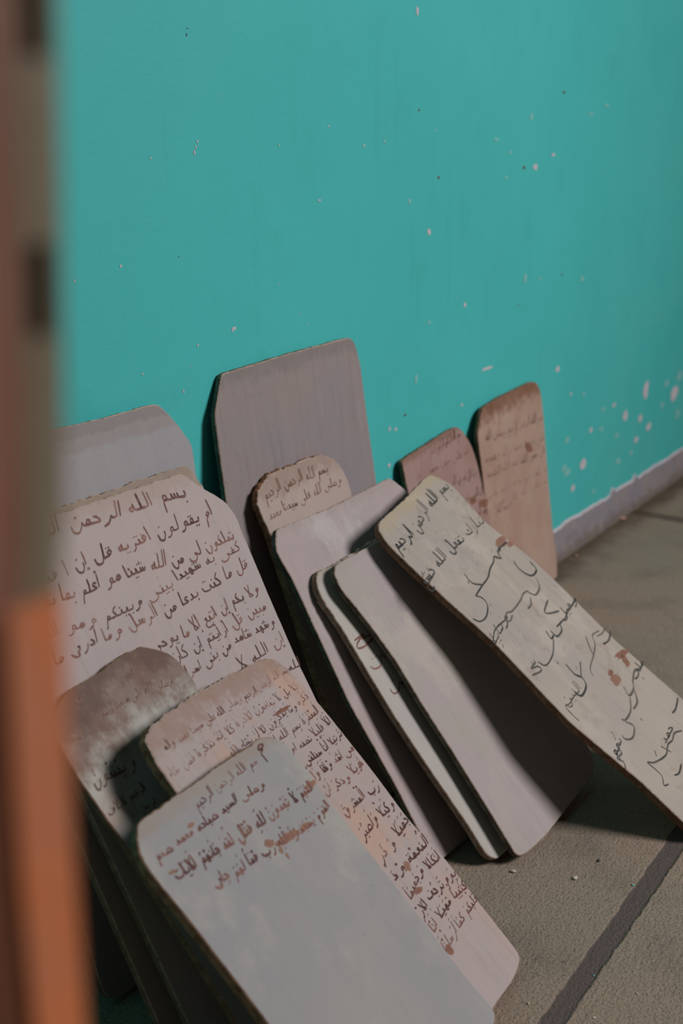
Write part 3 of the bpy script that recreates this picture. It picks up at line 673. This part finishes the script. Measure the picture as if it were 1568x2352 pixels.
           (-0.1368, 0.1684), (-0.1309, 0.0565)],
   't': 0.011},
 'H': {'a': [-0.0126, 0.6769, 0.0457],
   'o': [1.347, -0.448, 0.0111],
   'out': [(-0.1375, 0.0255), (-0.1382, 0.0187), (-0.1359, 0.0133), (-0.1296, 0.0088), (-0.1208, 0.0062), (-0.1, 0.003), (-0.062, -0.0005), (0.0234, 0.0008), (0.1127, -0.0002),
           (0.1261, 0.008), (0.1322, 0.0126), (0.137, 0.0179), (0.1404, 0.024), (0.1425, 0.0309), (0.1431, 0.0385), (0.1431, 0.4327), (0.1419, 0.4435), (0.1383, 0.4519), (0.1323, 0.4579),
           (0.1239, 0.4615), (0.1131, 0.4626), (-0.0433, 0.4621), (-0.1134, 0.4634), (-0.1268, 0.4629), (-0.1375, 0.4573), (-0.1433, 0.4471), (-0.1465, 0.4299), (-0.1407, 0.4015),
           (-0.1352, 0.3662), (-0.1304, 0.3121), (-0.1331, 0.2459), (-0.1332, 0.1614), (-0.1352, 0.0834)],
   't': 0.009},
 'K': {'a': [0.0208, 0.122, 0.0569],
   'lines': [{'f': 0.35, 'h': 0.01822, 'p': [(0.1431, 0.3516), (-0.1212, 0.3757)], 't': 'بسم الله الرحمن الرحيم وصلى الله'},
             {'f': 0.5, 'h': 0.01661, 'p': [(0.1431, 0.3088), (-0.1336, 0.3367)], 't': 'على سيدنا محمد واله وصحبه'},
             {'f': 0.4, 'h': 0.0167, 'p': [(0.1415, 0.2793), (-0.1345, 0.3079)], 't': 'قل هو الله احد الله الصمد'},
             {'f': 0.6, 'h': 0.01518, 'p': [(0.1427, 0.2412), (-0.1318, 0.2692)], 't': 'لم يلد ولم يولد ولم يكن'},
             {'f': 0.6, 'h': 0.01531, 'p': [(0.1418, 0.2148), (-0.1226, 0.2419)], 't': 'له كفوا احد قل اعوذ'},
             {'f': 0.4, 'h': 0.01544, 'p': [(-0.0475, 0.2232), (-0.1157, 0.2291)], 't': 'برب الفلق'}],
   'o': [2.0439, -0.0671, 0.0096],
   'out': [(-0.1493, 0.02), (-0.1485, 0.0128), (-0.1461, 0.0072), (-0.1422, 0.0032), (-0.1366, 0.0008), (-0.1294, 0.0), (0.1394, 0.0), (0.143, 0.0004), (0.1459, 0.0016), (0.1481, 0.0036),
           (0.1496, 0.0064), (0.1504, 0.0099), (0.1546, 0.0498), (0.1466, 0.1147), (0.1456, 0.2108), (0.149, 0.3584), (0.148, 0.3964), (0.14, 0.422), (0.1248, 0.4336), (0.1062, 0.4386),
           (-0.0394, 0.442), (-0.1106, 0.4395), (-0.1268, 0.4334), (-0.1431, 0.41), (-0.1518, 0.3956), (-0.148, 0.3145)],
   'smudge': [[(0.0639, 0.3117), (0.0146, 0.0001), (0.0113, -0.0132)]],
   't': 0.009},
 'J': {'a': [-0.0077, 0.2227, 0.1046],
   'lines': [{'f': 0.3, 'h': 0.01558, 'p': [(0.0852, 0.3886), (-0.0339, 0.389)], 't': 'بسم الله الرحمن الرحيم وصلى'},
             {'f': 0.55, 'h': 0.01369, 'p': [(0.1018, 0.3497), (-0.0842, 0.3629)], 't': 'الله على سيدنا محمد واله'},
             {'f': 0.2, 'h': 0.0159, 'p': [(0.1115, 0.3057), (0.0207, 0.3143)], 't': 'وما كان لهم من الله'},
             {'f': 0.2, 'h': 0.01612, 'p': [(0.1171, 0.2675), (0.0364, 0.2752)], 't': 'ان الذين كفروا'},
             {'f': 0.2, 'h': 0.0165, 'p': [(0.1213, 0.2295), (0.0691, 0.2333)], 't': 'وهو العزيز'}],
   'o': [1.7747, -0.1024, 0.0147],
   'out': [(-0.1227, 0.02), (-0.1219, 0.0128), (-0.1195, 0.0072), (-0.1155, 0.0032), (-0.1099, 0.0008), (-0.1027, 0.0), (0.1027, 0.0), (0.1099, 0.0008), (0.1155, 0.0032), (0.1195, 0.0072),
           (0.1219, 0.0128), (0.1228, 0.02), (0.1238, 0.211), (0.1222, 0.2588), (0.1221, 0.3286), (0.1147, 0.3625), (0.0995, 0.39), (0.0852, 0.4035), (0.0725, 0.4091), (0.0565, 0.4106),
           (-0.1109, 0.4095), (-0.1215, 0.4053), (-0.1217, 0.3953), (-0.1239, 0.361)],
   'smudge': [[(0.0752, 0.2654), (0.0131, -0.0005), (0.0037, -0.0072)], [(0.1116, 0.2478), (0.018, -0.0008), (0.0048, -0.0092)]],
   't': 0.009},
 'I': {'a': [0.0072, 0.8729, 0.182],
   'lines': [{'b': 0.95, 'h': 0.02106, 'p': [(0.1115, 0.5808), (0.0284, 0.5795), (-0.0541, 0.5687), (-0.113, 0.5729)], 't': 'بسم الله الرحمن الرحيم'},
             {'b': 0.9, 'h': 0.01942, 'p': [(0.1068, 0.5028), (-0.0084, 0.5145), (-0.0844, 0.5115), (-0.1317, 0.5059)], 't': 'تبارك تفعل الله خشع'},
             {'h': 0.01435, 'p': [(-0.0426, 0.3918), (-0.1163, 0.385)], 't': 'ونايا'}, {'f': 0.2, 'h': 0.014, 'p': [(0.1262, 0.3193), (0.0494, 0.3236)], 't': 'وقيل'},
             {'h': 0.0151, 'p': [(-0.05, 0.2487), (-0.1089, 0.2539)], 't': 'الذين'}, {'f': 0.1, 'h': 0.0152, 'p': [(0.1232, 0.1798), (0.0661, 0.1826)], 't': 'ملف'},
             {'h': 0.01525, 'p': [(-0.0759, 0.1647), (-0.1188, 0.1625)], 't': 'نعم'}, {'f': 0.1, 'h': 0.01553, 'p': [(0.0842, 0.4596), (0.0481, 0.4582)], 't': 'من'},
             {'f': 0.1, 'h': 0.01579, 'p': [(0.0415, 0.0989), (-0.0072, 0.1004)], 't': 'حمد'}],
   'o': [1.5081, -0.6149, 0.0215],
   'out': [(-0.1187, 0.03), (-0.1177, 0.0192), (-0.1143, 0.0108), (-0.1084, 0.0048), (-0.1001, 0.0012), (-0.0893, 0.0), (0.0893, 0.0), (0.1002, 0.0012), (0.1087, 0.0048), (0.115, 0.0108),
           (0.119, 0.0192), (0.1206, 0.03), (0.1237, 0.0997), (0.115, 0.2337), (0.1234, 0.3464), (0.1246, 0.4121), (0.1097, 0.5041), (0.1236, 0.5773), (0.1156, 0.5983), (0.1081, 0.6111),
           (0.0991, 0.6158), (0.0827, 0.6175), (0.0118, 0.615), (-0.0859, 0.6175), (-0.0984, 0.6148), (-0.1095, 0.6062), (-0.1166, 0.5883), (-0.1185, 0.5429), (-0.1171, 0.4627),
           (-0.1137, 0.3902), (-0.1298, 0.2407), (-0.1172, 0.113)],
   'smudge': [[(0.0308, 0.2081), (0.0131, -0.0039), (-0.0048, -0.0075)], [(0.0978, 0.2168), (0.0217, -0.0061), (-0.0029, -0.0044)], [(0.0898, 0.2072), (0.0075, -0.0022), (-0.0058, -0.0088)],
              [(0.036, 0.2201), (0.0072, -0.0021), (-0.0027, -0.0043)], [(0.0966, 0.4649), (0.018, -0.003), (-0.0044, -0.0073)], [(0.1171, 0.4519), (0.013, -0.0022), (-0.003, -0.0049)]],
   't': 0.0115,
   'traced': [[[(0.1086, 0.4579), (0.0829, 0.4607), (0.0665, 0.4582), (0.0613, 0.4492), (0.0529, 0.4591), (0.0391, 0.4554), (0.019, 0.4533), (-0.003, 0.4479), (-0.0285, 0.4475),
                (-0.0604, 0.4461)],
               [(-0.0604, 0.4461), (-0.0532, 0.4365), (-0.0576, 0.4247), (-0.0802, 0.4168), (-0.1001, 0.4197), (-0.1077, 0.43)], [(-0.0387, 0.4784), (-0.0423, 0.4608), (-0.0272, 0.4481)],
               [(-0.0459, 0.4677), (-0.0499, 0.4642)], [(-0.0508, 0.4226), (-0.0526, 0.4201)], [(0.0809, 0.4325), (0.0751, 0.4164), (0.0844, 0.3975), (0.1079, 0.3963), (0.1124, 0.4109)]],
              [[(0.0895, 0.3904), (0.0779, 0.3781), (0.0525, 0.3758), (0.0434, 0.3878)],
               [(0.0457, 0.3888), (0.0316, 0.392), (0.0104, 0.39), (-0.0238, 0.3911), (-0.0381, 0.3959), (-0.0527, 0.3918), (-0.047, 0.3857), (-0.0324, 0.3875)],
               [(-0.0527, 0.3918), (-0.0708, 0.3947), (-0.0926, 0.3958), (-0.1144, 0.3884), (-0.1119, 0.3845)], [(0.0362, 0.3805), (0.0246, 0.3736), (0.0093, 0.3741)],
               [(-0.1035, 0.3765), (-0.1088, 0.3722)], [(-0.0655, 0.4161), (-0.0668, 0.4134)]],
              [[(0.1249, 0.3211), (0.0986, 0.3208), (0.08, 0.3232), (0.0636, 0.3195), (0.0456, 0.3218), (0.027, 0.3238)],
               [(0.0662, 0.3564), (0.0342, 0.3508), (0.0447, 0.3415), (0.0645, 0.3333)], [(0.0388, 0.3215), (0.0281, 0.3145), (0.0077, 0.3165), (0.0072, 0.3286)],
               [(-0.0052, 0.3183), (-0.0345, 0.3085), (-0.0672, 0.3088), (-0.0753, 0.3212)], [(-0.0019, 0.3347), (-0.0071, 0.3219), (0.0037, 0.3216)],
               [(-0.0791, 0.3239), (-0.0988, 0.3245), (-0.0834, 0.318), (-0.0859, 0.3108), (-0.1088, 0.3184)], [(-0.0867, 0.3293), (-0.0877, 0.3268)], [(-0.0789, 0.3282), (-0.0798, 0.3257)]],
              [[(0.1016, 0.265), (0.0785, 0.2708), (0.0649, 0.2608), (0.0387, 0.2551), (0.0054, 0.2504), (-0.0039, 0.2408)], [(0.063, 0.279), (0.0461, 0.2643), (0.0387, 0.2551)],
               [(-0.0306, 0.2851), (-0.0338, 0.2669), (-0.0271, 0.2543), (-0.0366, 0.2438), (-0.062, 0.2434), (-0.0675, 0.2528)], [(-0.0261, 0.2568), (0.0001, 0.2681)],
               [(-0.0168, 0.2708), (-0.0191, 0.2678)], [(0.0533, 0.2712), (0.0513, 0.2678)], [(-0.0675, 0.2528), (-0.0952, 0.2533), (-0.1094, 0.2564), (-0.1122, 0.2411), (-0.1121, 0.2309)],
               [(0.1251, 0.259), (0.1035, 0.2588), (0.085, 0.264)], [(-0.0422, 0.2979), (-0.0433, 0.2941)], [(0.1244, 0.2496), (0.1024, 0.2448), (0.0816, 0.2493)]],
              [[(0.1217, 0.1824), (0.1025, 0.1814), (0.0865, 0.1879), (0.0594, 0.1834), (0.0472, 0.178), (0.0237, 0.1802), (0.0322, 0.1937)],
               [(0.0443, 0.1754), (0.0267, 0.1649), (0.0053, 0.166)], [(0.0222, 0.1776), (-0.0035, 0.1689), (-0.0297, 0.1704), (-0.0356, 0.1758)],
               [(-0.0339, 0.1691), (-0.0277, 0.1553), (-0.0508, 0.1505), (-0.0665, 0.1592), (-0.0656, 0.1665)],
               [(-0.079, 0.1636), (-0.0946, 0.1662), (-0.0983, 0.1568), (-0.1155, 0.1596), (-0.1111, 0.1496), (-0.1191, 0.1431)], [(0.0877, 0.1726), (0.087, 0.1692)],
               [(-0.0009, 0.1508), (-0.0007, 0.1474)], [(-0.0778, 0.1826), (-0.0788, 0.1803)], [(-0.0801, 0.1778), (-0.081, 0.1754)]],
              [[(0.0523, 0.0845), (0.0341, 0.0939), (0.0156, 0.0934), (-0.0015, 0.0975), (-0.0262, 0.0952), (-0.0592, 0.1072), (-0.0707, 0.1172)],
               [(-0.0723, 0.1168), (-0.0715, 0.0914), (-0.0852, 0.0828), (-0.0756, 0.0771)], [(-0.0171, 0.1061), (-0.0109, 0.0899)], [(-0.0375, 0.1132), (-0.0449, 0.1078)],
               [(0.1161, 0.1082), (0.0874, 0.1054), (0.0713, 0.1079)], [(-0.0154, 0.0684), (-0.0364, 0.0673), (-0.0484, 0.0726)]]]}}

RIM_PALE = edge_material('rubbed_pale_rim', (186, 164, 150), (158, 138, 126))
RIM_BROWN = edge_material('rubbed_brown_rim', (150, 116, 96), (126, 98, 80))
EDGE_PALE = edge_material('worn_pale_edge', (170, 156, 138), (140, 120, 100))
EDGE_BROWN = edge_material('worn_brown_edge', (134, 106, 86), (108, 84, 66))
EDGE_TAN = edge_material('fibrous_tan_edge', (172, 128, 100), (132, 96, 74))
EDGE_GREY = edge_material('grey_edge', (122, 118, 104), (92, 84, 72))

board('A', 'plain pale grey board furthest left, standing against the teal wall behind the large inscribed board',
      board_material('grey_washed_board', (164, 161, 163), (158, 156, 160), .60, (130, 118, 112), .012, .4, grain=.4, seed=1), EDGE_BROWN, .0006, .0006)
board('A2', 'board with a worn brown top edge just behind the large inscribed board at left',
      board_material('tan_board', (168, 152, 140), (160, 148, 140), .60, (132, 108, 88), .05, .6, seed=2), EDGE_BROWN, .0008, .002)
r = board('B', 'large inscribed board at left with widely spaced lines of brown handwriting',
      board_material('mauve_grey_board', (184, 168, 166), (178, 166, 166), .60, (160, 138, 124), .03, .6, grain=.7, seed=3), EDGE_BROWN, .0006, .001)
inscription(r, 'B', INK)
r = board('L', 'inscribed board with a rounded top stained dark brown, beside the post',
      board_material('stained_pale_board', (182, 180, 172), (174, 168, 166), .45, (112, 84, 72), .07, 1.0, side=.2, seed=4, patch=(146, 118, 102), pamt=.6), EDGE_BROWN, .0008, .0015, RIM_BROWN)
inscription(r, 'L', INK_FADED)
r = board('M', 'long pinkish board crowded with small brown handwriting, its top edge frayed',
      board_material('pink_buff_board', (178, 165, 165), (176, 160, 157), .462, (142, 110, 92), .05, .7, grain=.9, patch=(188, 148, 122), pamt=.55, seed=5), EDGE_TAN, .0008, .0028)
inscription(r, 'M', INK)
r = board('N', 'front pale grey board with five smeared lines near its top and a blank lower half',
      board_material('pale_grey_board', (158, 155, 154), (152, 150, 153), .437, (150, 128, 112), .02, .5, grain=.4, patch=(168, 164, 156), pamt=.5, seed=6), EDGE_TAN, .0007, .0012, RIM_BROWN)
inscription(r, 'N', INK)
board('C', 'tall plain grey board standing highest against the teal wall',
      board_material('blue_grey_board', (148, 141, 146), (154, 143, 141), .62, (116, 110, 108), .03, .5, grain=.9, seed=7, smear=.15), EDGE_GREY, .0006, .0006)
r = board('E', 'small inscribed board with a chipped rounded top leaning on the tall grey board',
      board_material('buff_board', (182, 164, 156), (184, 168, 160), .498, (134, 108, 94), .045, .55, seed=8), EDGE_TAN, .0010, .0045)
inscription(r, 'E', INK_FADED)
board('F', 'plain pinkish grey board with cut corners, in front of the small chipped board',
      board_material('pink_grey_board', (180, 164, 164), (172, 160, 160), .49, (150, 136, 130), .02, .4, grain=.5, patch=(192, 186, 188), pamt=.5, seed=9), EDGE_GREY, .0009, .0006)
r = board('G', 'narrowly showing cream board with a few dark words, sandwiched behind the blank front board',
      board_material('cream_board', (186, 182, 174), (180, 174, 172), .449, (160, 148, 128), .02, .5, seed=10), EDGE_PALE, .0010, .0025)
inscription(r, 'G', INK)
board('H', 'blank mauve grey board standing on the concrete floor in the middle, beside the slanting board',
      board_material('mauve_board', (172, 164, 158), (176, 163, 166), .463, (150, 140, 132), .02, .3, grain=.4, patch=(184, 176, 164), pamt=.45, seed=11), EDGE_GREY, .0006, .0008)
r = board('J', 'reddish brown inscribed board second from the right along the wall',
      board_material('red_brown_board', (170, 142, 136), (164, 136, 128), .41, (116, 82, 66), .02, .6, patch=(150, 116, 108), pamt=.5, seed=12), EDGE_BROWN, .0008, .001, RIM_BROWN)
inscription(r, 'J', INK_FADED)
r = board('K', 'brown stained inscribed board furthest right against the wall, near the bare plaster strip',
      board_material('brown_stained_board', (186, 160, 146), (176, 148, 134), .442, (122, 82, 58), .055, .9, patch=(160, 126, 108), pamt=.5, seed=13), EDGE_BROWN, .0008, .001, RIM_BROWN)
inscription(r, 'K', INK_FADED)
r = board('I', 'cream board leaning steeply at right with bold black slanting calligraphy',
      board_material('ivory_board', (180, 168, 156), (172, 162, 156), .6175, (176, 158, 120), .03, .5, grain=.7, patch=(190, 178, 168), pamt=.5, smear=.35, seed=14), EDGE_BROWN, .0009, .0015)
inscription(r, 'I', INK_BLACK)

# ------------------------------------------------------------------ foreground post (close to the camera, out of focus)
def post_material(name, c1, c2, sc_=(40, 40, 5)):
    k = NT(name)
    c = k.mix(k.ss(k.noise(1, 4, .6, k.map(sc_)), .35, .65), lin(c1), lin(c2))
    k.bump(k.noise(80, 4), .3, .002)
    return k.fin(c, .6, .3)
A = Vector((1, 0, 0)); FW = Vector((0, 1, 0))
PO = Vector((0.172, -0.785, 0.0))
post = bpy.data.objects.new('door_post', None); COL.objects.link(post)
post.matrix_world = Matrix.Translation(PO) @ Matrix((A, FW, Vector((0, 0, 1)))).transposed().to_4x4()
tag(post, 'wooden door post close to the camera at the left edge, brown above, orange below', 'door post')
def prism(prof, y0, y1):
    """profile: list of (z, x_left, x_right) from bottom to top"""
    V, F = [], []
    for z, a, b in prof: V += [(a, y0, z), (b, y0, z), (b, y1, z), (a, y1, z)]
    for i in range(len(prof) - 1):
        k = 4 * i
        for j in range(4): F.append((k + j, k + (j + 1) % 4, k + 4 + (j + 1) % 4, k + 4 + j))
    F.append((3, 2, 1, 0)); k = 4 * (len(prof) - 1); F.append((k, k + 1, k + 2, k + 3))
    return V, F
def xr(z):
    T = [(.677, -.0030), (.7365, -.0022), (.7615, -.0022), (.7939, -.0010), (.8123, .0032), (.8478, .0065), (.8856, .0094), (.9294, .0126), (1.2, .032)]
    if z <= T[0][0]: return T[0][1]
    for (z0, a), (z1, b) in zip(T, T[1:]):
        if z <= z1: return a + (b - a) * (z - z0) / (z1 - z0)
    return T[-1][1]
ZS = .8005     # where the orange tone ends
def prof(z0, z1, fl, fr, n=10):
    return [(z0 + (z1 - z0) * i / n, fl(z0 + (z1 - z0) * i / n), fr(z0 + (z1 - z0) * i / n)) for i in range(n + 1)]
left = lambda z: xr(z) - .030
GREY_WOOD = post_material('weathered_olive_wood', (130, 118, 98), (114, 104, 84))
RED_WOOD = post_material('red_brown_wood', (134, 92, 76), (114, 86, 72))
ORANGE = post_material('orange_lower_post', (206, 118, 70), (188, 122, 92), (14, 14, 9))  # orange tone for the lower part of the post
DARK_WOOD = post_material('dark_mortise', (84, 70, 56), (74, 60, 48))
v, f = prism(prof(ZS, 1.25, left, lambda z: xr(z) - .0112), .0005, .016)
mesh_obj('rail', v, f, [RED_WOOD], post)
slots = [(.8604, .8805), (.9180, .9380), (.985, 1.005), (1.05, 1.07)]
parts = []
edges = [ZS] + [q for s in slots for q in s] + [1.25]
for a, b in zip(edges[::2], edges[1::2]):
    parts.append(prism(prof(a, b, lambda z: xr(z) - .0112, xr, 4), 0, .016))
for a, b in slots:       # cheeks beside each mortise
    parts.append(prism(prof(a, b, lambda z: xr(z) - .0030, xr, 2), 0, .016))
    parts.append(prism(prof(a, b, lambda z: xr(z) - .0112, lambda z: xr(z) - .0098, 2), 0, .016))
v, f = join(parts)
mesh_obj('face_board', v, f, [GREY_WOOD], post)
for a, b in slots:
    v, f = prism(prof(a, b, lambda z: xr(z) - .0098, lambda z: xr(z) - .0030, 2), .009, .015)
    mesh_obj('mortise', v, f, [DARK_WOOD], post)
v, f = prism(prof(0.0, ZS, lambda z: xr(z) - .0165, xr, 12), -.001, .018)
mesh_obj('lower_face', v, f, [ORANGE], post)
v, f = prism(prof(0.0, ZS, left, lambda z: xr(z) - .0165, 12), .001, .018)
o = mesh_obj('side_board', v, f, [post_material('dark_brown_wood', (104, 62, 40), (92, 56, 38))], post)

# ------------------------------------------------------------------ small things lying on the floor
def crumb(name, x, y, rx, ry, rz, mat, label, cat, rot=0.0, group=None):
    bm = bmesh.new(); bmesh.ops.create_icosphere(bm, subdivisions=2, radius=1)
    for q in bm.verts:
        k = 1 + .25 * noise.noise(q.co * 1.7 + Vector((x * 50, y * 50, 0)))
        q.co = Vector((q.co.x * rx * k, q.co.y * ry * k, q.co.z * rz * k))
    zmin = min(q.co.z for q in bm.verts)
    for q in bm.verts: q.co.z -= zmin
    me = bpy.data.meshes.new(name); bm.to_mesh(me); bm.free()
    me.materials.append(mat)
    for p in me.polygons: p.use_smooth = True
    o = bpy.data.objects.new(name, me); COL.objects.link(o)
    o.location = (x, y, 0); o.rotation_euler = (0, 0, rot)
    return tag(o, label, cat, group)
def plain(name, c1, c2):
    k = NT(name); return k.fin(k.mix(k.noise(200, 3), lin(c1), lin(c2)), .8, .2)
PALE = plain('pale_stone', (206, 198, 182), (184, 174, 160)); TEALF = plain('teal_flake', (96, 196, 190), (130, 200, 190))
PINK = plain('pink_plaster', (196, 160, 140), (170, 138, 122)); DARKC = plain('dark_grit', (70, 74, 70), (56, 56, 54))
crumb('pebble', 1.2286, -0.5156, 0.00450, 0.00315, 0.00148, PALE, 'flat pale pebble lying on the concrete in front of the blank middle board', 'pebble', 0.0)
crumb('pebble', 1.1967, -0.4432, 0.00397, 0.00278, 0.00167, PALE, 'small pinkish pebble close to the bottom corner of the cream board', 'pebble', 2.0)
crumb('paint_flake', 1.2562, -0.5829, 0.00223, 0.00156, 0.00067, TEALF, 'tiny teal paint flake on the edge of the dark floor joint', 'paint flake', 1.0)
crumb('paint_flake', 1.0688, -0.6066, 0.00149, 0.00104, 0.00045, TEALF, 'tiny teal paint flake inside the dark floor joint near the bottom', 'paint flake', 1.0)
crumb('pebble', 1.0058, -0.6329, 0.00236, 0.00165, 0.00057, PALE, 'pale splinter of stone at the bottom beyond the dark floor joint', 'pebble', 2.0)
crumb('grit', 1.2818, -0.5261, 0.00288, 0.00202, 0.00104, DARKC, 'dark speck of grit between the boards and the dark floor joint', 'grit', 0.0)
crumb('plaster_crumb', 2.7088, -0.0069, 0.01438, 0.01007, 0.00431, PINK, 'pinkish plaster crumb at the foot of the wall by the cross joint', 'plaster crumb', 2.0)
crumb('plaster_crumb', 2.3846, -0.0245, 0.00503, 0.00352, 0.00211, PINK, 'small orange crumb on the floor by the plaster strip near the rightmost board', 'plaster crumb', 2.0)
crumb('pebble', 0.9854, -0.5645, 0.00192, 0.00134, 0.00081, PALE, 'white grain on the floor beside the bottom corner of the long board', 'pebble', 1.0)
crumb('pebble', 1.0682, -0.6577, 0.00170, 0.00119, 0.00061, PALE, 'pale grain on the floor to the right of the dark joint', 'pebble', 4.0)
